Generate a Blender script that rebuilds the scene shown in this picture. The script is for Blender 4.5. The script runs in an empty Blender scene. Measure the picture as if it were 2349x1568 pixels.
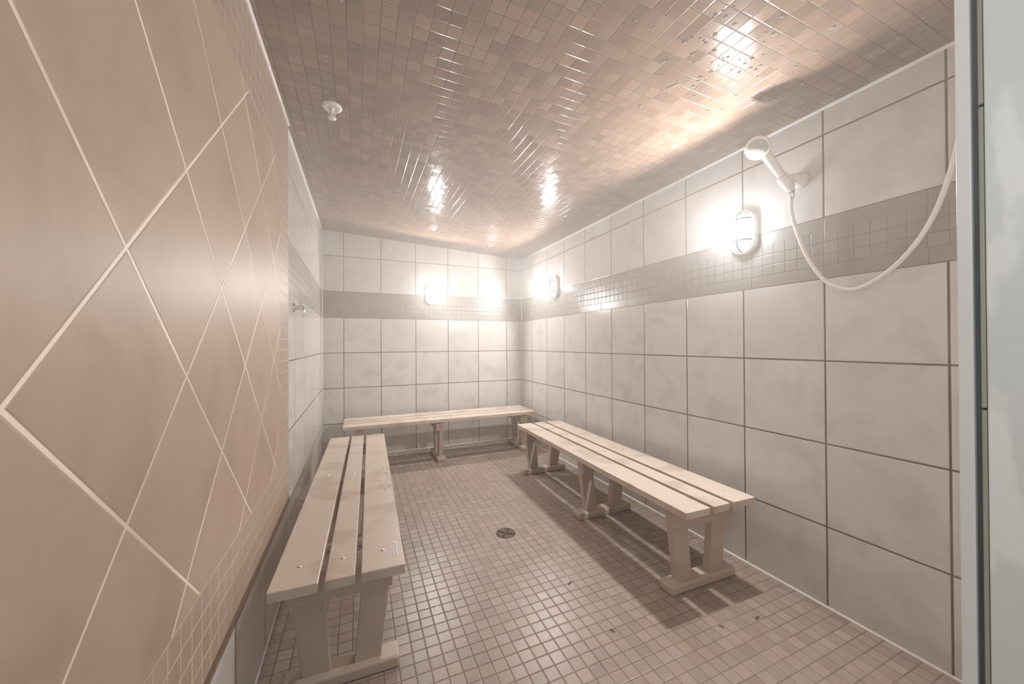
import bpy, bmesh, math, random
from mathutils import Vector, Matrix

# ------------------------------------------------------------------ units
# The place is laid out in wall-tile units (one wall tile = 0.35 m).
S = 0.35
FL = 0.03                       # floor height in tile units
def P(x, y, z):
    return Vector((x * S, y * S, (z - FL) * S))

scene = bpy.context.scene
COL = scene.collection
random.seed(7)

# ------------------------------------------------------------------ camera
cam_data = bpy.data.cameras.new('camera')
cam_data.sensor_fit = 'HORIZONTAL'
cam_data.sensor_width = 36.0
cam_data.lens = 830.98 / 2349.0 * 36.0
cam_data.clip_start = 0.01
cam = bpy.data.objects.new('camera', cam_data)
COL.objects.link(cam)
YAW, PITCH, ROLL = 0.4031, 0.0055, 0.0054
CAM = (-5.203, -11.343, 3.226)
fw = Vector((math.sin(YAW) * math.cos(PITCH), math.cos(YAW) * math.cos(PITCH), math.sin(PITCH)))
rt0 = Vector((math.cos(YAW), -math.sin(YAW), 0))
up0 = rt0.cross(fw)
rt = rt0 * math.cos(ROLL) - up0 * math.sin(ROLL)
up = rt0 * math.sin(ROLL) + up0 * math.cos(ROLL)
M = Matrix((rt, up, -fw)).transposed().to_4x4()
M.translation = P(*CAM)
cam.matrix_world = M
scene.camera = cam

# ------------------------------------------------------------------ world, exposure
world = bpy.data.worlds.new('world')
scene.world = world
world.use_nodes = True
bg = world.node_tree.nodes['Background']
bg.inputs['Color'].default_value = (0.80, 0.93, 1.0, 1)     # daylight in the corridor behind the camera
bg.inputs['Strength'].default_value = 0.3
scene.view_settings.view_transform = 'Standard'
scene.view_settings.look = 'None'
scene.view_settings.gamma = 1.0
scene.view_settings.use_curve_mapping = False
scene.view_settings.exposure = 0.84
LAMP_WATTS = 32.0              # each caged lamp, forward
BEAM_TILT = 13.0
GLOW_WATTS = 2.0              # its spill over the wall around it
LAMP_COLOR = (1.0, 0.96, 0.925)
HAZE_DENSITY = 0.19
corridor = bpy.data.lights.new('jamb_fill_light', 'AREA')      # unseen cool fill light behind the camera, added to brighten the door jamb
corridor.shape = 'RECTANGLE'
corridor.size, corridor.size_y = 0.25, 1.3
corridor.energy = 3.4
corridor.color = (0.93, 0.98, 1.0)
jamb_fill_o = bpy.data.objects.new('jamb_fill_light', corridor)
COL.objects.link(jamb_fill_o)
jamb_fill_o.location = P(-6.02, -12.3, 4.4)
jamb_fill_o.rotation_euler = (0, -math.pi / 2, 0)
try:
    scene.cycles.use_denoising = True
    scene.cycles.use_adaptive_sampling = True
    scene.cycles.adaptive_threshold = 0.06
    scene.cycles.adaptive_min_samples = 16
    scene.cycles.max_bounces = 9
    scene.cycles.diffuse_bounces = 6
    scene.cycles.volume_step_rate = 5.0
    scene.cycles.volume_max_steps = 64
    scene.cycles.volume_bounces = 1
    scene.cycles.sample_clamp_indirect = 8.0
except Exception:
    pass

# ------------------------------------------------------------------ node helpers
class NT:
    def __init__(self, mat):
        mat.use_nodes = True
        self.t = mat.node_tree
        self.t.nodes.clear()
        self.L = self.t.links
    def n(self, typ, **kw):
        nd = self.t.nodes.new(typ)
        for k, v in kw.items():
            setattr(nd, k, v)
        return nd
    def put(self, sock, val):
        if hasattr(val, 'is_output') or hasattr(val, 'links'):
            self.L.new(val, sock)
        else:
            sock.default_value = val
    def math(self, op, a, b=None, c=None):
        nd = self.n('ShaderNodeMath', operation=op)
        self.put(nd.inputs[0], a)
        if b is not None: self.put(nd.inputs[1], b)
        if c is not None: self.put(nd.inputs[2], c)
        return nd.outputs[0]
    def mix(self, f, a, b, mode='MIX'):
        nd = self.n('ShaderNodeMix', data_type='RGBA', blend_type=mode)
        self.put(nd.inputs['Factor'], f)
        self.put(nd.inputs['A'], a)
        self.put(nd.inputs['B'], b)
        return nd.outputs['Result']
    def ramp(self, v, a, b, lo=0.0, hi=1.0):
        nd = self.n('ShaderNodeMapRange', interpolation_type='SMOOTHSTEP')
        self.put(nd.inputs['Value'], v)
        nd.inputs['From Min'].default_value = a
        nd.inputs['From Max'].default_value = b
        nd.inputs['To Min'].default_value = lo
        nd.inputs['To Max'].default_value = hi
        return nd.outputs['Result']

def c4(c):
    return (c[0], c[1], c[2], 1.0)

def tile_material(name, axes, pu, pv, ou, ov, grout, col, grout_col, var=0.06, rough=0.18,
                  tilt=0.0, cloud=0.12, cloud_col=None, turn=False, bump=0.5, cloud_scale=7.0,
                  grout_rough=0.7, hue=0.0, spec=0.5):
    """Ceramic tile grid in metres on the plane of the two named axes (lengths in tile units)."""
    m = bpy.data.materials.new(name)
    t = NT(m)
    tc = t.n('ShaderNodeTexCoord')
    sx = t.n('ShaderNodeSeparateXYZ')
    t.L.new(tc.outputs['Object'], sx.inputs[0])
    u, v = sx.outputs[axes[0]], sx.outputs[axes[1]]
    offu, offv = ou * S, (ov - FL) * S if axes[1] == 'Z' else ov * S
    u = t.math('SUBTRACT', u, offu)
    v = t.math('SUBTRACT', v, offv)
    if turn:
        r = math.sqrt(0.5)
        u2 = t.math('MULTIPLY', t.math('ADD', u, v), r)
        v2 = t.math('MULTIPLY', t.math('SUBTRACT', v, u), r)
        u, v = u2, v2
    a = t.math('DIVIDE', u, pu * S)
    b = t.math('DIVIDE', v, pv * S)
    fa, fb = t.math('FLOOR', a), t.math('FLOOR', b)
    ra, rb = t.math('SUBTRACT', a, fa), t.math('SUBTRACT', b, fb)
    da = t.math('MULTIPLY', t.math('MINIMUM', ra, t.math('SUBTRACT', 1.0, ra)), pu * S)
    db = t.math('MULTIPLY', t.math('MINIMUM', rb, t.math('SUBTRACT', 1.0, rb)), pv * S)
    d = t.math('MINIMUM', da, db)
    g = grout * S * 0.5
    mask = t.ramp(d, g * 0.75, g * 1.25)
    hgt = t.ramp(d, g * 0.6, g * 2.2)
    cell = t.n('ShaderNodeCombineXYZ')
    t.L.new(fa, cell.inputs[0]); t.L.new(fb, cell.inputs[1])
    wn = t.n('ShaderNodeTexWhiteNoise', noise_dimensions='3D')
    t.L.new(cell.outputs[0], wn.inputs['Vector'])
    # clouded glaze, shifted from tile to tile
    shift = t.n('ShaderNodeVectorMath', operation='MULTIPLY_ADD')
    t.L.new(wn.outputs['Color'], shift.inputs[0])
    shift.inputs[1].default_value = (9, 9, 9)
    t.L.new(tc.outputs['Object'], shift.inputs[2])
    nz = t.n('ShaderNodeTexNoise')
    nz.inputs['Scale'].default_value = cloud_scale
    nz.inputs['Detail'].default_value = 4.0
    nz.inputs['Roughness'].default_value = 0.55
    nz.inputs['Distortion'].default_value = 0.6
    t.L.new(shift.outputs[0], nz.inputs['Vector'])
    cl = t.ramp(nz.outputs['Fac'], 0.42, 0.78)
    cc = cloud_col or tuple(x * 0.8 for x in col)
    base = t.mix(t.math('MULTIPLY', cl, cloud), c4(col), c4(cc))
    val = t.math('MULTIPLY_ADD', t.math('SUBTRACT', wn.outputs['Value'], 0.5), var * 2, 1.0)
    hs = t.n('ShaderNodeHueSaturation')
    t.L.new(base, hs.inputs['Color'])
    t.L.new(val, hs.inputs['Value'])
    if hue:
        sp = t.n('ShaderNodeSeparateColor')
        t.L.new(wn.outputs['Color'], sp.inputs[0])
        t.put(hs.inputs['Saturation'], t.math('MULTIPLY_ADD', t.math('SUBTRACT', sp.outputs[1], 0.5), hue * 2, 1.0))
    # the grout is dirtier in places
    gn = t.n('ShaderNodeTexNoise')
    gn.inputs['Scale'].default_value = 3.0
    t.L.new(tc.outputs['Object'], gn.inputs['Vector'])
    gcol = t.mix(t.ramp(gn.outputs['Fac'], 0.35, 0.65), c4(grout_col), c4(tuple(min(1, x * 1.5) for x in grout_col)))
    color = t.mix(mask, gcol, hs.outputs['Color'])
    bs = t.n('ShaderNodeBsdfPrincipled')
    t.L.new(color, bs.inputs['Base Color'])
    bs.inputs['Specular IOR Level'].default_value = spec
    t.put(bs.inputs['Roughness'], t.math('MULTIPLY_ADD', mask, rough - grout_rough, grout_rough))
    bp = t.n('ShaderNodeBump')
    bp.inputs['Strength'].default_value = bump
    bp.inputs['Distance'].default_value = 0.0015
    wav = t.n('ShaderNodeTexNoise')
    wav.inputs['Scale'].default_value = 26.0
    t.L.new(tc.outputs['Object'], wav.inputs['Vector'])
    t.put(bp.inputs['Height'], t.math('MULTIPLY_ADD', wav.outputs['Fac'], 0.12, hgt))
    normal = bp.outputs['Normal']
    if tilt:
        tv = t.n('ShaderNodeVectorMath', operation='SUBTRACT')
        t.L.new(wn.outputs['Color'], tv.inputs[0])
        tv.inputs[1].default_value = (0.5, 0.5, 0.5)
        sc = t.n('ShaderNodeVectorMath', operation='SCALE')
        t.L.new(tv.outputs[0], sc.inputs[0]); sc.inputs['Scale'].default_value = tilt
        ad = t.n('ShaderNodeVectorMath', operation='ADD')
        t.L.new(normal, ad.inputs[0]); t.L.new(sc.outputs[0], ad.inputs[1])
        nm = t.n('ShaderNodeVectorMath', operation='NORMALIZE')
        t.L.new(ad.outputs[0], nm.inputs[0])
        normal = nm.outputs[0]
    t.L.new(normal, bs.inputs['Normal'])
    out = t.n('ShaderNodeOutputMaterial')
    t.L.new(bs.outputs[0], out.inputs['Surface'])
    return m

def plain(name, col, rough=0.5, metallic=0.0, noise=0.0, nscale=20.0, bump=0.0, spec=0.5, col2=None, lo=0.4, hi=0.7,
          stretch=None, transmission=0.0, coat=0.0):
    m = bpy.data.materials.new(name)
    t = NT(m)
    bs = t.n('ShaderNodeBsdfPrincipled')
    tc = t.n('ShaderNodeTexCoord')
    nz = t.n('ShaderNodeTexNoise')
    nz.inputs['Scale'].default_value = nscale
    nz.inputs['Detail'].default_value = 4.0
    src = tc.outputs['Object']
    if stretch:
        mp = t.n('ShaderNodeMapping')
        mp.inputs['Scale'].default_value = stretch
        t.L.new(src, mp.inputs['Vector'])
        src = mp.outputs[0]
    t.L.new(src, nz.inputs['Vector'])
    c2 = col2 or tuple(x * (1 - noise) for x in col)
    t.L.new(t.mix(t.ramp(nz.outputs['Fac'], lo, hi), c4(col), c4(c2)), bs.inputs['Base Color'])
    bs.inputs['Roughness'].default_value = rough
    bs.inputs['Metallic'].default_value = metallic
    bs.inputs['Specular IOR Level'].default_value = spec
    bs.inputs['Transmission Weight'].default_value = transmission
    bs.inputs['Coat Weight'].default_value = coat
    if bump:
        bp = t.n('ShaderNodeBump')
        bp.inputs['Strength'].default_value = bump
        bp.inputs['Distance'].default_value = 0.001
        t.L.new(nz.outputs['Fac'], bp.inputs['Height'])
        t.L.new(bp.outputs['Normal'], bs.inputs['Normal'])
    out = t.n('ShaderNodeOutputMaterial')
    t.L.new(bs.outputs[0], out.inputs['Surface'])
    return m

# ------------------------------------------------------------------ materials
WHITE = (0.65, 0.63, 0.603)
WCLOUD = (0.43, 0.40, 0.365)
GROUT = (0.15, 0.105, 0.075)
MOS = (0.36, 0.33, 0.295)
MOSG = (0.22, 0.185, 0.155)
BROWN = (0.455, 0.338, 0.254)
def wall_mats(tag, ax, off, boff, soff):
    k = dict(cloud=0.42, cloud_col=WCLOUD, var=0.03, rough=0.16, tilt=0.012, cloud_scale=6.0)
    low = tile_material('white_tile_low_' + tag, (ax, 'Z'), 1, 1, off, 0, 0.019, WHITE, GROUT, **k)
    high = tile_material('white_tile_high_' + tag, (ax, 'Z'), 1, 1.005, off, 4.735, 0.019, WHITE, GROUT, **k)
    b = dict(cloud=0.2, var=0.05, rough=0.28, tilt=0.02, cloud_scale=9.0)
    strip = tile_material('border_strip_' + tag, (ax, 'Z'), 0.876, 5, soff, 3.5, 0.010, MOS, MOSG, **b)
    mos = tile_material('band_mosaic_' + tag, (ax, 'Z'), 0.1446, 0.14, boff, 4.155, 0.010, MOS, MOSG, **b)
    return [low, strip, mos, high]
RIGHT_M = wall_mats('right', 'Y', -0.797, -8.796, -8.796)
BACK_M = wall_mats('back', 'X', -0.5616, -0.5616, -0.5616)
LEFT_M = wall_mats('left', 'Y', -0.797, -0.797, -5.4)
DIAMOND = tile_material('diamond_tile', ('Y', 'Z'), 0.803, 0.803, -8.227, 3.628, 0.016, BROWN, (0.62, 0.53, 0.455),
                        var=0.04, rough=0.46, spec=0.5, cloud=0.6, cloud_col=(0.32, 0.225, 0.16), turn=True, cloud_scale=4.5, tilt=0.012, grout_rough=0.5)
FRAME_MOS = tile_material('frame_mosaic', ('Y', 'Z'), 0.1429, 0.1429, -5.58, 1.17, 0.008, (0.41, 0.31, 0.24), (0.50, 0.395, 0.315),
                          var=0.05, rough=0.4, tilt=0.02, cloud=0.3, grout_rough=0.5)
FLOOR_MOS = tile_material('floor_mosaic', ('X', 'Y'), 0.1429, 0.1429, -4.690, -7.60, 0.011, (0.35, 0.282, 0.24), (0.165, 0.122, 0.092),
                          var=0.11, rough=0.34, tilt=0.02, cloud=0.5, cloud_col=(0.265, 0.205, 0.168), cloud_scale=2.2, hue=0.12, bump=0.4)
CEIL_MOS = tile_material('ceiling_mosaic', ('X', 'Y'), 0.1429, 0.1452, -5.435, -9.693, 0.009, (0.29, 0.205, 0.155), (0.13, 0.09, 0.065),
                         var=0.15, rough=0.13, tilt=0.045, cloud=0.3, hue=0.1, bump=0.35, spec=0.6)
CAULK = plain('white_caulk', (0.86, 0.84, 0.81), 0.35)
TRIM = plain('brown_edge_strip', (0.17, 0.105, 0.07), 0.4)
BENCH = plain('beige_bench_plastic', (0.585, 0.50, 0.43), 0.32, nscale=5.0, col2=(0.49, 0.40, 0.33), lo=0.5, hi=0.62, bump=0.03)
BENCH_UNDER = plain('beige_bench_frame', (0.50, 0.41, 0.34), 0.38, noise=0.08, nscale=8.0)
STEEL = plain('stainless_steel', (0.75, 0.73, 0.70), 0.22, metallic=1.0, noise=0.1)
DARK = plain('dark_recess', (0.10, 0.07, 0.05), 0.5)
CHROME = plain('chrome', (0.82, 0.81, 0.80), 0.12, metallic=1.0)
WHITE_PLASTIC = plain('white_plastic', (0.85, 0.84, 0.81), 0.3)
SHOWER_PLASTIC = plain('pearl_white_plastic', (0.80, 0.78, 0.74), 0.2, coat=0.4)
NOZZLE = plain('grey_nozzle_face', (0.55, 0.55, 0.50), 0.35, col2=(0.38, 0.38, 0.35), nscale=260.0, lo=0.45, hi=0.55)
ALU = plain('brushed_frame_metal', (0.76, 0.775, 0.765), 0.35, noise=0.07, nscale=14.0, stretch=(1, 1, 0.06))
GAP = plain('dark_frame_groove', (0.10, 0.115, 0.12), 0.6, noise=0.3, nscale=10.0)
GASKET = plain('grey_green_gasket', (0.36, 0.37, 0.30), 0.55, noise=0.25, nscale=9.0, stretch=(1, 1, 0.15))
DOORM = plain('pale_spotted_door_panel', (0.69, 0.735, 0.725), 0.3, nscale=18.0, col2=(0.82, 0.85, 0.84), lo=0.58, hi=0.66, stretch=(1, 1, 0.35))
WIRE = plain('dark_guard_wire', (0.0003, 0.0003, 0.0003), 0.9, spec=0.0)
STICKER = plain('silver_sticker', (0.72, 0.70, 0.70), 0.35)
STICKER_INK = plain('sticker_print', (0.46, 0.43, 0.44), 0.4)
BRASS = plain('tarnished_drain_metal', (0.13, 0.085, 0.05), 0.35, metallic=0.4, noise=0.4, nscale=40.0)
FLECK = plain('dark_dirt', (0.13, 0.09, 0.065), 0.7, noise=0.3, nscale=90.0)
GLINTW = plain('white_glint', (0.88, 0.87, 0.85), 0.4)  # white colour standing in for highlights on floor water
WATER = plain('water', (0.95, 0.97, 0.98), 0.03, spec=0.9, transmission=0.7)

def emission(name, col, strength):
    m = bpy.data.materials.new(name)
    t = NT(m)
    e = t.n('ShaderNodeEmission')
    e.inputs['Color'].default_value = c4(col)
    e.inputs['Strength'].default_value = strength
    o = t.n('ShaderNodeOutputMaterial')
    t.L.new(e.outputs[0], o.inputs['Surface'])
    return m
LAMP_GLASS = emission('lit_frosted_glass', (0.97, 0.98, 1.0), 1.0)

# ------------------------------------------------------------------ mesh helpers
def link(name, bm, mats, parent=None, smooth=False, kind=None):
    me = bpy.data.meshes.new(name)
    bmesh.ops.recalc_face_normals(bm, faces=bm.faces) if not kind == 'raw' else None
    bm.to_mesh(me); bm.free()
    for m in (mats if isinstance(mats, (list, tuple)) else [mats]):
        me.materials.append(m)
    if smooth:
        for p in me.polygons: p.use_smooth = True
    o = bpy.data.objects.new(name, me)
    COL.objects.link(o)
    if parent is not None:
        o.parent = parent
    return o

def tag(o, label, cat, group=None, kind=None):
    o['label'] = label
    o['category'] = cat
    if group: o['group'] = group
    if kind: o['kind'] = kind
    return o

def structure(o, label=None):
    o['kind'] = 'structure'
    if label: o['label'] = label
    return o

def thing(name, loc, label, cat, group=None, rot=0.0):
    o = bpy.data.objects.new(name, None)
    o.empty_display_size = 0.05
    o.location = loc
    o.rotation_euler = (0, 0, rot)
    COL.objects.link(o)
    return tag(o, label, cat, group)

def hexa(bm, bot, top, bevel=0.0, seg=2):
    """Six-sided solid from four bottom and four top corners (metres), bevelled."""
    b2 = bmesh.new()
    vs = [b2.verts.new(v) for v in list(bot) + list(top)]
    for f in ((0, 1, 2, 3), (7, 6, 5, 4), (0, 4, 5, 1), (1, 5, 6, 2), (2, 6, 7, 3), (3, 7, 4, 0)):
        b2.faces.new([vs[i] for i in f])
    bmesh.ops.recalc_face_normals(b2, faces=b2.faces)
    if bevel:
        bmesh.ops.bevel(b2, geom=list(b2.edges), offset=bevel, segments=seg, affect='EDGES', profile=0.5)
    me = bpy.data.meshes.new('t'); b2.to_mesh(me); b2.free()
    bm.from_mesh(me); bpy.data.meshes.remove(me)

def box(bm, x0, x1, y0, y1, z0, z1, bevel=0.0, seg=2):
    hexa(bm, [(x0, y0, z0), (x1, y0, z0), (x1, y1, z0), (x0, y1, z0)],
         [(x0, y0, z1), (x1, y0, z1), (x1, y1, z1), (x0, y1, z1)], bevel, seg)

def frame_of(d):
    d = Vector(d).normalized()
    a = Vector((0, 0, 1)) if abs(d.z) < 0.9 else Vector((1, 0, 0))
    u = d.cross(a).normalized()
    return u, d.cross(u).normalized()

def tube(bm, pts, rad, n=12, cap=True, closed=False):
    """Round tube along points; rad a number or one per point."""
    pts = [Vector(p) for p in pts]
    N = len(pts)
    rads = rad if isinstance(rad, (list, tuple)) else [rad] * N
    rings = []
    u = None
    for i, p in enumerate(pts):
        if closed:
            d = pts[(i + 1) % N] - pts[i - 1]
        else:
            d = pts[min(i + 1, N - 1)] - pts[max(i - 1, 0)]
        d.normalize()
        if u is None:
            u, _ = frame_of(d)
        u = (u - d * u.dot(d)).normalized()
        w = d.cross(u)
        rings.append([bm.verts.new(p + (u * math.cos(2 * math.pi * k / n) + w * math.sin(2 * math.pi * k / n)) * rads[i]) for k in range(n)])
    for i in range(N if closed else N - 1):
        a, b = rings[i], rings[(i + 1) % N]
        for k in range(n):
            bm.faces.new((a[k], a[(k + 1) % n], b[(k + 1) % n], b[k]))
    if cap and not closed:
        bm.faces.new(list(reversed(rings[0])))
        bm.faces.new(rings[-1])

def lathe(bm, prof, origin, axis, n=28):
    """Turned solid: prof = [(radius, height along axis)...]."""
    o = Vector(origin); d = Vector(axis).normalized()
    u, w = frame_of(d)
    rings = []
    for r, h in prof:
        if r <= 1e-7:
            rings.append([bm.verts.new(o + d * h)])
        else:
            rings.append([bm.verts.new(o + d * h + (u * math.cos(2 * math.pi * k / n) + w * math.sin(2 * math.pi * k / n)) * r) for k in range(n)])
    for a, b in zip(rings, rings[1:]):
        for k in range(n):
            j = (k + 1) % n
            if len(a) == 1 and len(b) == 1: continue
            if len(a) == 1: bm.faces.new((a[0], b[j], b[k]))
            elif len(b) == 1: bm.faces.new((a[k], a[j], b[0]))
            else: bm.faces.new((a[k], a[j], b[j], b[k]))

def bezier(pts, n=40):
    """Catmull-Rom through points."""
    pts = [Vector(p) for p in pts]
    q = [pts[0] * 2 - pts[1]] + pts + [pts[-1] * 2 - pts[-2]]
    out = []
    seg = len(pts) - 1
    for i in range(seg):
        a, b, c, d = q[i:i + 4]
        for k in range(n):
            t = k / n
            out.append(0.5 * ((2 * b) + (c - a) * t + (2 * a - 5 * b + 4 * c - d) * t * t + (3 * b - 3 * c + d - a) * t ** 3))
    out.append(pts[-1])
    return out

# ------------------------------------------------------------------ the room shell
RX, BY, LX, NY, FY = 0.0, 0.0, -6.104, -5.58, -13.5     # right wall, back wall, left wall, panel edge, front limit
FWY = -10.83                                             # inner face of the doorway wall
JX = CAM[0] + 1.8                                        # hinge-side jamb face
def ceil_z(x, y):
    a = min(1.0, max(0.0, x / LX))
    r = 6.115 + 0.0055 * y
    l = 6.447 + 0.0340 * y
    return r * (1 - a) + l * a

def wall_sheet(name, along, zones, mats, thick):
    """Vertical sheet: along = list of (x,y) stations, zones = z levels with material index; thick = outward (dx,dy)."""
    bm = bmesh.new()
    n = len(along)
    levels = [z for z, _ in zones]
    def zz(k, i):
        return ceil_z(*along[i]) + 0.02 if levels[k] == 'ceil' else levels[k]
    front = [[bm.verts.new(P(along[i][0], along[i][1], zz(k, i))) for i in range(n)] for k in range(len(levels))]
    back = [[bm.verts.new(P(along[i][0] + thick[0], along[i][1] + thick[1], zz(k, i))) for i in range(n)] for k in range(len(levels))]
    def q(a, b, c, d, mi=0):
        f = bm.faces.new((a, b, c, d)); f.material_index = mi
    for k in range(len(levels) - 1):
        for i in range(n - 1):
            q(front[k][i], front[k][i + 1], front[k + 1][i + 1], front[k + 1][i], zones[k][1])
            q(back[k][i + 1], back[k][i], back[k + 1][i], back[k + 1][i + 1], 0)
        q(back[k][0], front[k][0], front[k + 1][0], back[k + 1][0], zones[k][1])
        q(front[k][-1], back[k][-1], back[k + 1][-1], front[k + 1][-1], zones[k][1])
    for i in range(n - 1):
        q(front[0][i + 1], front[0][i], back[0][i], back[0][i + 1], 0)
        q(front[-1][i], front[-1][i + 1], back[-1][i + 1], back[-1][i], 0)
    return structure(link(name, bm, mats))

ZON = [(-0.05, 0), (4.0, 1), (4.155, 2), (4.575, 1), (4.735, 3), ('ceil', 3)]
def stations(a, b, n=12):
    return [(a[0] + (b[0] - a[0]) * i / n, a[1] + (b[1] - a[1]) * i / n) for i in range(n + 1)]
wall_sheet('wall_right', stations((0, 0), (0, -11.9)), ZON, RIGHT_M, (0.3, 0))
wall_sheet('wall_back', stations((LX - 0.3, 0), (0.3, 0)), ZON, BACK_M, (0, 0.3))
wall_sheet('wall_left', stations((LX, 0), (LX, FY), 20), ZON, LEFT_M, (-0.3, 0))

# floor and ceiling slabs
bm = bmesh.new()
box(bm, (LX - 0.3) * S, 0.3 * S, FY * S, 0.3 * S, -0.06, 0.0)
structure(link('floor', bm, FLOOR_MOS))
bm = bmesh.new()
NX, NYY = 10, 20
gridv = {}
for lay in (0, 1):
    for i in range(NX + 1):
        for j in range(NYY + 1):
            x = (LX - 0.3) + (0.6 - LX) * i / NX
            y = FY + (0.3 - FY) * j / NYY
            gridv[lay, i, j] = bm.verts.new(P(x, y, ceil_z(x, y) + 0.3 * lay))
for lay in (0, 1):
    for i in range(NX):
        for j in range(NYY):
            bm.faces.new((gridv[lay, i, j], gridv[lay, i + 1, j], gridv[lay, i + 1, j + 1], gridv[lay, i, j + 1]))
for i in range(NX):
    for j in (0, NYY):
        bm.faces.new((gridv[0, i, j], gridv[0, i + 1, j], gridv[1, i + 1, j], gridv[1, i, j]))
for j in range(NYY):
    for i in (0, NX):
        bm.faces.new((gridv[0, i, j], gridv[0, i, j + 1], gridv[1, i, j + 1], gridv[1, i, j]))
structure(link('ceiling', bm, CEIL_MOS))

# raised diamond-tile feature on the left wall, framed with mosaic
PX = -6.072
def quad_sheet(name, y0, y1, z0, z1, mat, depth=0.034, top=None, x=PX):
    bm = bmesh.new()
    n = 10
    fr, bk = [], []
    for i in range(n + 1):
        y = y0 + (y1 - y0) * i / n
        zt = z1 if top is None else ceil_z(LX, y) + 0.01
        fr.append((bm.verts.new(P(x, y, z0)), bm.verts.new(P(x, y, zt))))
        bk.append((bm.verts.new(P(x - depth, y, z0)), bm.verts.new(P(x - depth, y, zt))))
    for i in range(n):
        bm.faces.new((fr[i][0], fr[i + 1][0], fr[i + 1][1], fr[i][1]))
        bm.faces.new((bk[i + 1][0], bk[i][0], bk[i][1], bk[i + 1][1]))
        bm.faces.new((fr[i + 1][0], fr[i][0], bk[i][0], bk[i + 1][0]))
        bm.faces.new((fr[i][1], fr[i + 1][1], bk[i + 1][1], bk[i][1]))
    for s in (0, n):
        bm.faces.new((fr[s][0], fr[s][1], bk[s][1], bk[s][0]))
    return link(name, bm, mat)
IN = NY - 0.572
panel = quad_sheet('trim_1', FY, IN, 1.75, 5.44, DIAMOND)
structure(panel, 'brown diamond-laid tile feature with pale grout on the left wall')
for nm, a in (('mosaic_border', (IN, NY, 1.75, 5.44, FRAME_MOS)), ('mosaic_border', (FY, NY, 1.17, 1.75, FRAME_MOS))):
    o = quad_sheet(nm, *a, x=PX - 0.0005); o.parent = panel
o = quad_sheet('mosaic_border', FY, NY, 5.44, 6.2, FRAME_MOS, top=True, x=PX - 0.0005); o.parent = panel
o = quad_sheet('edge_strip', FY, NY, 1.115, 1.17, TRIM, depth=0.045, x=PX + 0.008); o.parent = panel

# white sealant beads along the corners
def bead(name, pts, r):
    bm = bmesh.new()
    tube(bm, [P(*p) for p in pts], r * S, 8)
    return structure(link(name, bm, CAULK, smooth=True))
def along_ceiling(x, y0, y1, dx):
    ys = [y0 + (y1 - y0) * i / 12 for i in range(13)]
    return [(x + dx, y, ceil_z(x, y) - 0.004) for y in ys]
bead('trim_2', along_ceiling(LX, 0, NY, 0.0), 0.022)
bead('trim_3', along_ceiling(PX, NY, -12.5, 0.0), 0.024)
bead('trim_4', along_ceiling(0, 0, -10.8, 0.0), 0.024)
bead('trim_5', [(0, 0, FL), (0, -10.8, FL)], 0.020)
bead('trim_6', [(LX, 0, FL), (0, 0, FL)], 0.020)
bead('trim_7', [(LX, 0, FL), (LX, 0, 6.42)], 0.018)
bead('trim_8', [(0, 0, FL), (0, 0, 6.1)], 0.014)
bead('trim_9', [(LX, 0, FL), (LX, -12, FL)], 0.012)

# doorway wall on the right of the camera, its metal jamb and the door panel
bm = bmesh.new()
box(bm, JX * S + 0.012, 0.3 * S, FWY * S - 0.20, FWY * S, 0, (6.3 - FL) * S)
box(bm, (LX - 0.3) * S, JX * S + 0.012, FWY * S - 0.20, FWY * S, (5.95 - FL) * S, (6.3 - FL) * S)
structure(link('wall_front', bm, plain('painted_wall', (0.72, 0.69, 0.65), 0.5)))
def ya(px):
    a = YAW + math.atan((px - 1174.5) / 830.98)
    return CAM[1] + 1.8 / math.tan(a)
HT = (5.95 - FL) * S
y1, y2, y3, y4 = ya(2197), ya(2233), ya(2250), ya(2263)
x0 = JX * S
bm = bmesh.new()
box(bm, x0, x0 + 0.03, y2 * S, y1 * S, 0, HT, 0.0012)
jamb = structure(link('trim_10', bm, ALU), 'pale metal door jamb at the right edge')
bm = bmesh.new()
box(bm, x0 + 0.006, x0 + 0.03, y3 * S, y2 * S, 0, HT)
link('groove', bm, GAP, jamb)
bm = bmesh.new()
gb = [0, (3.226 - (945 - 784) / 830.98 * 1.8 / math.sin(YAW + math.atan((2257 - 1174.5) / 830.98)) * 1.0 - FL) * S]
def zj(py, px=2257):
    th = math.atan((px - 1174.5) / 830.98)
    dist = 1.8 / math.sin(YAW + th) * math.cos(th)
    return (CAM[2] - (py - 790) / 830.98 * dist - FL) * S
cuts = [0.0, zj(945), zj(248), HT]
for a, b in zip(cuts, cuts[1:]):
    box(bm, x0 - 0.001, x0 + 0.03, y4 * S, y3 * S, a + 0.0012, b - 0.0012, 0.0012)
link('gasket', bm, GASKET, jamb)
bm = bmesh.new()
box(bm, x0 - 0.002, x0 + 0.028, y4 * S - 0.34, y4 * S - 0.0005, 0, HT, 0.0015)
structure(link('door_1', bm, DOORM), 'pale water-spotted door panel at the right edge')

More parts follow.
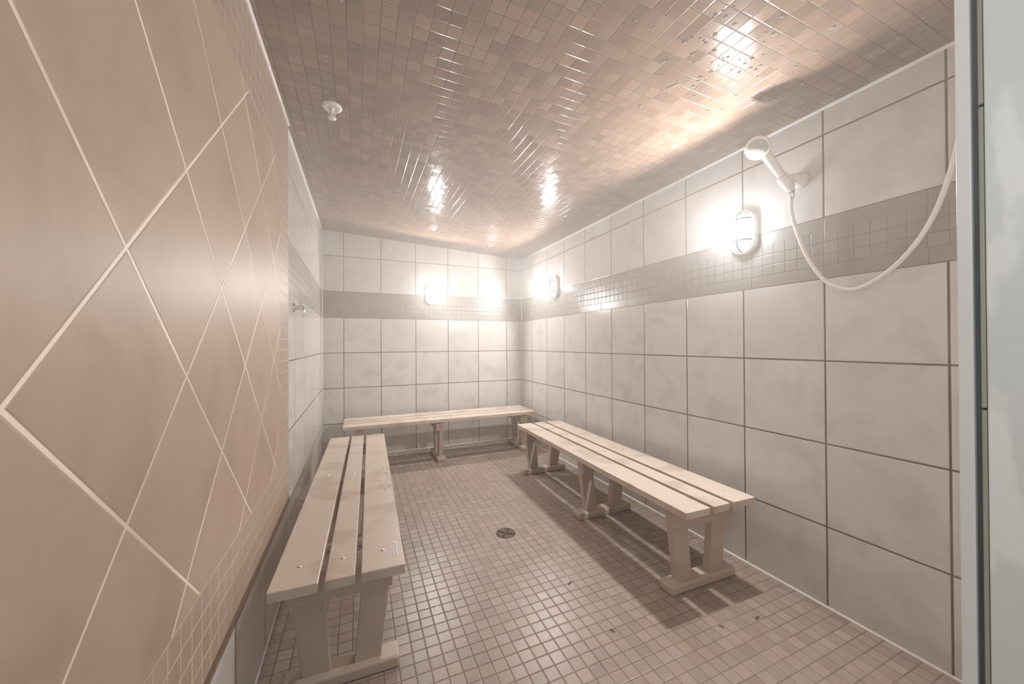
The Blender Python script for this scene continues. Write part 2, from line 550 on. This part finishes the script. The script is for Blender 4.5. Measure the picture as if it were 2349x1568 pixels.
# ------------------------------------------------------------------ wall lamps
def make_lamp(name, loc, normal, label, power):
    """Oval bulkhead: back plate, lit glass, wire guard. Built with the wall normal along local -Y, then turned."""
    rot = math.atan2(normal[1], normal[0]) + math.pi / 2
    t = thing(name, loc, label, 'lamp', 'oval caged wall lamps', rot)
    hw, hh = 0.150 * S, 0.285 * S            # glass half width / half height
    dep = 0.185 * S
    def oval(k, scale=1.0, n=48):
        """stadium outline point (x,z)"""
        a = 2 * math.pi * k / n
        w, h = hw * scale, hh * scale
        st = h - w
        x, z = w * math.cos(a), w * math.sin(a)
        z += st if math.sin(a) >= 0 else -st
        return x, z
    def stadium(bm, levels, n=48):
        rings = []
        for sc, y, add in levels:
            ring = []
            for k in range(n):
                a = 2 * math.pi * k / n
                w = max(hw * sc + add, 1e-4); st = (hh - hw) * (sc if sc < 0.5 else 1.0)
                x, z = w * math.cos(a), w * math.sin(a) + (st if math.sin(a) >= -1e-9 else -st)
                ring.append(bm.verts.new((x, y, z)))
            rings.append(ring)
        for a, b in zip(rings, rings[1:]):
            for k in range(n):
                bm.faces.new((a[k], a[(k + 1) % n], b[(k + 1) % n], b[k]))
        bm.faces.new(rings[-1]); bm.faces.new(list(reversed(rings[0])))
    bm = bmesh.new()
    stadium(bm, [(1.0, 0.0, 0.028 * S), (1.0, -0.085 * S, 0.028 * S), (1.0, -0.095 * S, 0.018 * S), (1.0, -0.095 * S, 0.006 * S), (1.0, -0.05 * S, 0.004 * S)])
    link('back_plate', bm, WHITE_PLASTIC, t, smooth=False)
    bm = bmesh.new()
    lv = [(1.0, -0.05 * S, -0.002 * S)]
    for i in range(1, 9):
        a = i / 8 * math.pi / 2
        lv.append((1.0, -0.05 * S - (dep - 0.05 * S) * math.sin(a) * 0.93, -hw * 0.55 * (1 - math.cos(a)) - 0.002 * S))
    stadium(bm, lv)
    link('glass', bm, LAMP_GLASS, t, smooth=True)
    # guard wires
    def on_glass(x, z):
        # depth of the guard over the glass at (x,z)
        st = hh - hw
        dz = max(0.0, abs(z) - st)
        r = min(1.0, math.sqrt(x * x + dz * dz) / hw)
        return -0.055 * S - (dep - 0.05 * S) * math.sqrt(max(0.0, 1 - r ** 3.2)) * 0.98
    wr = 0.0085 * S
    def wire(pts):
        bm = bmesh.new(); tube(bm, pts, wr, 8)
        link('guard_wire', bm, WIRE, t, smooth=True)
    e = 1.02
    wire([(0.0, on_glass(0, z) - wr, z) for z in [hh * e * math.sin(-math.pi / 2 + math.pi * i / 24) for i in range(25)]])
    for zz in (-0.47 * hh, 0.60 * hh):
        wire([(x, on_glass(x, zz) - wr, zz) for x in [hw * e * math.sin(-math.pi / 2 + math.pi * i / 16) for i in range(17)]])
    bm = bmesh.new()
    st = hh - hw
    ring = []
    for k in range(48):
        a = 2 * math.pi * k / 48
        ring.append((1.04 * hw * math.cos(a), -0.068 * S, 1.04 * hw * math.sin(a) + (st if math.sin(a) >= -1e-9 else -st)))
    tube(bm, ring, wr * 1.3, 8, closed=True)
    link('guard_ring', bm, WIRE, t, smooth=True)
    # the lamp's own light: wide beam out of the glass, and a weak spill back over the wall
    for nm, typ, w, off in (('lamp_beam', 'SPOT', LAMP_WATTS * power, 0.038), ('lamp_spill', 'POINT', GLOW_WATTS * (0.85 if power > 1 else 0.4), 0.06)):
        li = bpy.data.lights.new(nm, typ)
        li.energy = w
        li.color = LAMP_COLOR if typ == 'SPOT' else (0.80, 0.90, 1.0)
        li.shadow_soft_size = 0.02
        if typ == 'SPOT':
            li.spot_size = math.radians(179)
            li.spot_blend = 0.3
        lo = bpy.data.objects.new(nm, li)
        COL.objects.link(lo)
        lo.parent = t
        lo.location = (0, -dep - off, 0)
        lo.rotation_euler = (-math.pi / 2 + math.radians(BEAM_TILT), 0, 0)      # tipped a little towards the floor
    return t
make_lamp('wall_lamp', P(0, -7.84, 4.82), (-1, 0), 'lit oval caged lamp on the right wall beside the shower hose', 1.12)
make_lamp('wall_lamp', P(0, -2.36, 4.83), (-1, 0), 'lit oval caged lamp on the right wall near the far corner', 0.85)
make_lamp('wall_lamp', P(-3.10, 0, 4.775), (0, -1), 'lit oval caged lamp on the back wall', 0.85)

# ------------------------------------------------------------------ benches
def make_bench(loc, rot, half, widths, gap, length, trestles, label, sticker=False, top=1.2):
    """Long axis local Y (near end at -length/2). All in tile units, converted here."""
    t = thing('slatted_bench', loc, label, 'bench', 'slatted benches around the steam room', rot)
    T1 = (top - FL) * S
    th = 0.088 * S
    L2 = length / 2 * S
    xs = []
    x = -half
    for w in widths:
        xs.append((x, x + w)); x += w + gap
    planks = []
    for (a, b) in xs:
        bm = bmesh.new()
        box(bm, a * S, b * S, -L2, L2, T1 - th, T1, 0.0022, 2)
        pk = link('plank', bm, BENCH, t)
        planks.append(pk)
        for ty in trestles:
            bm = bmesh.new()
            c = ((a + b) / 2 * S, ty * S, T1)
            lathe(bm, [(0.0075, -0.0006), (0.0075, 0.0003), (0.0066, 0.0008), (0.0052, 0.0011), (0.004, 0.0024), (0.002, 0.0034), (0, 0.0037)], c, (0, 0, 1), 18)
            link('bolt', bm, STEEL, pk, smooth=True)
    bw = half - 0.095
    for ty in trestles:
        zb = T1 - th - 0.245 * S
        bm = bmesh.new()
        box(bm, -bw * S, bw * S, (ty - 0.055) * S, (ty + 0.035) * S, zb, T1 - th, 0.003)
        link('cross_beam', bm, BENCH_UNDER, t)
        fh = 0.115 * S
        bm = bmesh.new()
        box(bm, -(half - 0.03) * S, (half - 0.03) * S, (ty - 0.035) * S, (ty + 0.195) * S, 0.0, fh, 0.009, 3)
        link('foot', bm, BENCH_UNDER, t)
        for s in (-1, 1):
            o0, i0 = (half - 0.205) * S * s, (half - 0.45) * S * s       # bottom outer, inner
            o1, i1 = (half - 0.090) * S * s, (half - 0.355) * S * s     # top outer, inner
            ya_, yb_ = (ty + 0.0) * S, (ty + 0.145) * S
            ya_ = (ty + 0.036) * S
            z0, z1 = fh - 0.004, T1 - th
            bm = bmesh.new()
            hexa(bm, [(o0, ya_, z0), (i0, ya_, z0), (i0, yb_, z0), (o0, yb_, z0)],
                 [(o1, ya_, z1), (i1, ya_, z1), (i1, yb_, z1), (o1, yb_, z1)], 0.003)
            link('leg', bm, BENCH_UNDER, t)
    if sticker:
        pk = planks[-1]
        sx, sy, sz = (half - 0.07) * S, (-length / 2 + 0.31) * S, T1
        bm = bmesh.new()
        box(bm, sx - 0.007, sx + 0.007, sy - 0.048, sy + 0.048, sz - 0.0002, sz + 0.0006, 0.0003, 1)
        st = link('sticker', bm, STICKER, pk)
        st['label'] = 'narrow silver sticker'
        bm = bmesh.new()
        for k, w in enumerate((0.010, 0.012, 0.008, 0.011, 0.009)):
            yy = sy - 0.040 + k * 0.018
            tube(bm, [(sx + 0.0035 * math.cos(a), yy + 0.5 * w * math.sin(a), sz + 0.0007) for a in [2 * math.pi * i / 12 for i in range(12)]], 0.0009, 6, closed=True)
        link('print', bm, STICKER_INK, st)
    return t
def mid(a, b): return (a + b) / 2
make_bench(P(-0.95, -5.58, FL), -math.atan2(0.113, 5.2), 0.607, (0.40, 0.275, 0.40), 0.0695, 5.22, (-2.32, -0.19, 2.27),
           'beige slatted bench standing along the right wall under the caged lamps')
make_bench(P(-5.275, -5.20, FL), -math.atan2(0.150, 5.3), 0.548, (0.376, 0.24, 0.376), 0.052, 5.29, (-2.33, 0.15, 2.33),
           'beige slatted bench along the left wall with a silver sticker', sticker=True)
make_bench(P(-2.90, -0.96, FL), -math.pi / 2, 0.59, (0.385, 0.26, 0.385), 0.075, 5.28, (-2.30, -0.28, 2.24),
           'beige slatted bench across the back wall')

# ------------------------------------------------------------------ ceiling sprinkler
sx, sy = -5.49, -6.30
sz = ceil_z(sx, sy)
t = thing('fire_sprinkler', P(sx, sy, sz), 'small white fire sprinkler hanging from the brown tiled ceiling', 'sprinkler')
bm = bmesh.new()
lathe(bm, [(0.118 * S, 0.002), (0.118 * S, -0.004), (0.105 * S, -0.010), (0.075 * S, -0.012), (0.05 * S, -0.006), (0.03 * S, -0.006), (0, -0.006)], (0, 0, 0), (0, 0, 1))
link('ceiling_plate', bm, WHITE_PLASTIC, t, smooth=True)
bm = bmesh.new()
lathe(bm, [(0.030 * S, -0.004), (0.030 * S, -0.018), (0.016 * S, -0.022), (0.013 * S, -0.050), (0.0, -0.050)], (0, 0, 0), (0, 0, 1), 16)
link('stem', bm, WHITE_PLASTIC, t, smooth=True)
for s in (-1, 1):
    bm = bmesh.new()
    tube(bm, bezier([(s * 0.022 * S, 0, -0.014), (s * 0.036 * S, 0, -0.028), (s * 0.024 * S, 0, -0.044), (0, 0, -0.050)], 6), 0.0022, 8)
    link('frame_arm', bm, WHITE_PLASTIC, t, smooth=True)
bm = bmesh.new()
lathe(bm, [(0.0, -0.049), (0.050 * S, -0.050), (0.052 * S, -0.053), (0.02 * S, -0.055), (0.0, -0.055)], (0, 0, 0), (0, 0, 1), 20)
link('deflector', bm, WHITE_PLASTIC, t, smooth=True)

# ------------------------------------------------------------------ hand shower: holder, head and hose
def cam_ray(px, py):
    a, b = (px - 1174.5) / 830.98, -(py - 784) / 830.98
    return (fw + rt * a + up * b)
def on_x(px, py, x):
    d = cam_ray(px, py)
    k = (x - CAM[0]) / d.x
    return Vector((x, CAM[1] + d.y * k, CAM[2] + d.z * k))
def PV(v): return P(v.x, v.y, v.z)
fl = on_x(1836, 414, -0.02)
t = thing('shower_holder', P(0, fl.y, fl.z), 'pearl white shower holder on the right wall above the hose', 'shower holder')
base = PV(fl) ; base.x = 0
bm = bmesh.new()
lathe(bm, [(0.0, 0.0), (0.100 * S, 0.0), (0.100 * S, 0.05 * S), (0.088 * S, 0.085 * S), (0.062 * S, 0.12 * S), (0.056 * S, 0.20 * S), (0.0, 0.20 * S)], (0, 0, 0), (-1, 0, 0), 28)
link('wall_flange', bm, SHOWER_PLASTIC, t, smooth=True)
grip = on_x(1803, 418, -0.27)
bm = bmesh.new()
g = PV(grip) - base
hd = on_x(1739, 338, -0.64)
ax = (PV(hd) - PV(grip)).normalized()
tube(bm, [Vector((-0.18 * S, 0, 0)), g * 0.6 + Vector((-0.05 * S, 0, 0)) * 0.4, g + Vector((0.058 * S, 0, 0))], 0.042 * S, 14)
link('arm', bm, SHOWER_PLASTIC, t, smooth=True)
bm = bmesh.new()
lathe(bm, [(0.052 * S, -0.10 * S), (0.060 * S, -0.09 * S), (0.066 * S, 0.09 * S), (0.058 * S, 0.10 * S), (0.048 * S, 0.10 * S), (0.046 * S, -0.10 * S), (0.052 * S, -0.10 * S)], g, ax, 22)
link('cradle', bm, SHOWER_PLASTIC, t, smooth=True)

G = PV(grip)
t = thing('hand_shower', G, 'white hand shower in the holder close to the ceiling at right', 'shower head')
H = PV(hd) - G
bm = bmesh.new()
hp = bezier([ax * (-0.13 * S), Vector((0, 0, 0)), ax * (0.17 * S) + Vector((0, 0, 0.006)), H * 0.62 + Vector((0, 0, 0.010)), H * 0.86 + Vector((0, 0, 0.010)), H + Vector((0.01, 0, 0.004))], 8)
nn = len(hp)
rr = [(0.036 + 0.022 * min(1, i / nn * 1.6) + 0.018 * max(0, (i / nn - 0.75) * 4)) * S for i in range(nn)]
tube(bm, hp, rr, 16)
link('handle', bm, SHOWER_PLASTIC, t, smooth=True)
face_dir = Vector((-0.72, -0.25, -0.62)).normalized()
bm = bmesh.new()
lathe(bm, [(0.0, -0.10 * S), (0.05 * S, -0.095 * S), (0.105 * S, -0.05 * S), (0.138 * S, 0.0), (0.138 * S, 0.035 * S), (0.122 * S, 0.045 * S), (0.0, 0.045 * S)], H, face_dir, 30)
link('head', bm, SHOWER_PLASTIC, t, smooth=True)
bm = bmesh.new()
lathe(bm, [(0.0, 0.046 * S), (0.112 * S, 0.046 * S), (0.108 * S, 0.052 * S), (0.0, 0.056 * S)], H, face_dir, 30)
link('spray_face', bm, NOZZLE, t, smooth=True)

hs = [PV(grip) - ax * (0.125 * S)]
for px, py, x in ((1816, 490, -0.17), (1845, 575, -0.12), (1872, 620, -0.10), (1900, 648, -0.09), (1945, 664, -0.08), (1990, 652, -0.08), (2050, 612, -0.08),
                  (2105, 553, -0.08), (2145, 487, -0.08), (2172, 420, -0.08), (2190, 360, -0.08), (2203, 305, -0.075)):
    hs.append(PV(on_x(px, py, x)))
end = on_x(2222, 230, -0.05)
hs.append(PV(end))
bm = bmesh.new()
path = bezier(hs, 10)
tube(bm, path, 0.023 * S, 12)
hose = link('shower_hose', bm, SHOWER_PLASTIC, smooth=True)
tag(hose, 'white shower hose hanging in a loop on the right wall', 'hose')
bm = bmesh.new()
tube(bm, [path[0], path[2], path[4]], 0.032 * S, 12)
link('hose_nut', bm, CHROME, hose, smooth=True)
bm = bmesh.new()
oe = PV(end)
lathe(bm, [(0.0, 0.0), (0.09 * S, 0.0), (0.09 * S, 0.02 * S), (0.03 * S, 0.03 * S), (0.03 * S, 0.07 * S), (0, 0.075 * S)], (0, oe.y, oe.z), (-1, 0, 0), 20)
link('wall_outlet', bm, CHROME, hose, smooth=True)

# ------------------------------------------------------------------ small chrome tap on the left wall
tp = Vector((LX, -4.93, 3.80))
t = thing('wall_tap', P(*tp), 'small chrome tap on the left wall below the mosaic band', 'tap')
bm = bmesh.new()
lathe(bm, [(0, 0), (0.075 * S, 0), (0.07 * S, 0.02 * S), (0.03 * S, 0.03 * S), (0.028 * S, 0.10 * S), (0, 0.10 * S)], (0, 0, 0), (1, 0, 0), 20)
link('wall_flange', bm, CHROME, t, smooth=True)
bm = bmesh.new()
tube(bm, bezier([(0.08 * S, 0, 0.01 * S), (0.125 * S, -0.01 * S, 0.0), (0.135 * S, -0.02 * S, -0.06 * S), (0.12 * S, -0.02 * S, -0.14 * S)], 8), 0.026 * S, 12)
link('spout', bm, CHROME, t, smooth=True)
bm = bmesh.new()
box(bm, 0.075 * S, 0.125 * S, -0.035 * S, 0.035 * S, 0.02 * S, 0.09 * S, 0.003)
link('handle', bm, CHROME, t)

# ------------------------------------------------------------------ floor drain
dx, dy = -2.906, -5.64
t = thing('floor_drain', P(dx, dy, FL), 'round tarnished drain in the mosaic floor between the benches', 'drain')
bm = bmesh.new()
R = 0.165 * S
lathe(bm, [(R, -0.002), (R, 0.0025), (R * 0.93, 0.0035), (R * 0.84, 0.0030), (R * 0.80, 0.001), (R * 0.80, -0.002)], (0, 0, 0), (0, 0, 1), 36)
link('rim', bm, BRASS, t, smooth=True)
bm = bmesh.new()
lathe(bm, [(R * 0.81, -0.002), (R * 0.81, 0.0008), (0, 0.0010)], (0, 0, 0), (0, 0, 1), 30)
link('sump', bm, DARK, t)
bm = bmesh.new()
for k in range(4):
    a = math.pi / 4 + k * math.pi / 2
    tube(bm, [(0, 0, 0.0026), (R * 0.82 * math.cos(a), R * 0.82 * math.sin(a), 0.0026)], 0.0032, 8)
lathe(bm, [(0, -0.001), (R * 0.22, 0.001), (R * 0.2, 0.004), (0, 0.0055)], (0, 0, 0), (0, 0, 1), 20)
link('grate', bm, BRASS, t)

# ------------------------------------------------------------------ specks on the floor
def floor_at(px, py):
    d = cam_ray(px, py)
    k = (FL - CAM[2]) / d.z
    return (CAM[0] + d.x * k, CAM[1] + d.y * k)
def speck(name, px, py, lx, ly, ang, mat, label, cat, h=0.0016):
    x, y = floor_at(px, py)
    bm = bmesh.new()
    n = 14
    rng = random.Random(px)
    base = [rng.uniform(0.75, 1.15) for _ in range(n)]
    top = bm.verts.new((0, 0, h))
    r0 = [bm.verts.new((lx * base[k] * math.cos(2 * math.pi * k / n), ly * base[k] * math.sin(2 * math.pi * k / n), 0.0)) for k in range(n)]
    r1 = [bm.verts.new((v.co.x * 0.7, v.co.y * 0.7, h * 0.8)) for v in r0]
    for k in range(n):
        j = (k + 1) % n
        bm.faces.new((r0[k], r0[j], r1[j], r1[k]))
        bm.faces.new((r1[k], r1[j], top))
    bm.faces.new(list(reversed(r0)))
    o = link(name, bm, mat, smooth=True)
    o.location = P(x, y, FL)
    o.rotation_euler = (0, 0, ang)
    return tag(o, label, cat, 'specks on the mosaic floor')
speck('dirt_fleck', 1405, 1446, 0.009, 0.012, 0.4, FLECK, 'roundish dark dirt fleck on the open floor between the two long benches', 'dirt')
speck('dirt_fleck', 1307, 1337, 0.017, 0.006, 0.5, FLECK, 'thin slanted dark dirt fleck on the floor between drain and right bench', 'dirt')
speck('dirt_fleck', 1737, 1416, 0.018, 0.007, 0.3, FLECK, 'dark dirt fleck between the right bench end and the right wall', 'dirt')
speck('dirt_fleck', 1655, 1436, 0.007, 0.013, 0.2, FLECK, 'dark dirt fleck in front of the right bench near foot', 'dirt')
speck('water_glint', 1001, 1393, 0.015, 0.0045, 0.9, GLINTW, 'larger white scrap on the floor beside the left bench', 'glint')  # bright glint of water on the floor, painted as a white fleck
speck('water_glint', 1023, 1454, 0.006, 0.003, 0.3, GLINTW, 'smaller white scrap on the floor beside the left bench foot', 'glint')  # second painted water highlight

# ------------------------------------------------------------------ water drops
def drops(name, spots, label, down=True, loc=None, parent=None):
    bm = bmesh.new()
    for (x, y, z, r) in spots:
        prof = [(r, 0.0), (r * 0.92, r * 0.28), (r * 0.7, r * 0.5), (r * 0.36, r * 0.64), (0, r * 0.68)]
        lathe(bm, prof, (x, y, z), (0, 0, -1 if down else 1), 10)
    o = link(name, bm, WATER, smooth=True)
    return tag(o, label, 'water', kind='stuff')
rng = random.Random(3)
sp = []
for _ in range(420):
    x = rng.uniform(-5.9, -0.25); y = rng.uniform(-10.3, -3.0)
    near = math.hypot(x + 1.6, y + 8.8)
    if rng.random() > 0.45 + 0.6 * math.exp(-near): continue
    p = P(x, y, ceil_z(x, y) + 0.001)
    sp.append((p.x, p.y, p.z, rng.uniform(0.0022, 0.0055)))
for _ in range(90):
    x = -1.75 + rng.gauss(0, 0.5); y = -8.75 + rng.gauss(0, 0.45)
    if x > -0.2: continue
    p = P(x, y, ceil_z(x, y) + 0.001)
    sp.append((p.x, p.y, p.z, rng.uniform(0.003, 0.008)))
drops('water_drops', sp, 'water drops hanging from the mosaic ceiling')
sp = []
for _ in range(46):
    x = -4.72 - abs(rng.gauss(0, 0.10)); y = -5.55 + rng.gauss(0, 0.32)
    p = P(x + 0.028 * (y + 5.2), y, 1.2)
    sp.append((p.x, p.y, p.z - 0.0002, rng.uniform(0.0022, 0.005)))
drops('water_drops', sp, 'water drops on the front plank of the left bench', down=False)

# ------------------------------------------------------------------ steam
bm = bmesh.new()
box(bm, (LX - 0.25) * S, 0.25 * S, -11.9 * S, 0.25 * S, -0.05, (6.6 - FL) * S)
hm = bpy.data.materials.new('steam')
t = NT(hm)
vs = t.n('ShaderNodeVolumeScatter')
vs.inputs['Color'].default_value = (1.0, 0.985, 0.97, 1)
# the steam gathers under the ceiling and thins out towards the floor
tcv = t.n('ShaderNodeTexCoord')
sv = t.n('ShaderNodeSeparateXYZ')
t.L.new(tcv.outputs['Object'], sv.inputs[0])
rise = t.ramp(sv.outputs['Z'], 0.7, 2.15, 0.08, 1.0)
back = t.ramp(sv.outputs['Y'], -3.6, -1.2, 0.65, 1.0)       # and is thicker away from the open door
t.L.new(t.math('MULTIPLY', t.math('MULTIPLY', rise, back), HAZE_DENSITY), vs.inputs['Density'])
vs.inputs['Anisotropy'].default_value = 0.0
o = t.n('ShaderNodeOutputMaterial')
t.L.new(vs.outputs[0], o.inputs['Volume'])
haze = link('steam_haze', bm, hm)
tag(haze, 'thin white steam filling the tiled room', 'steam', kind='stuff')
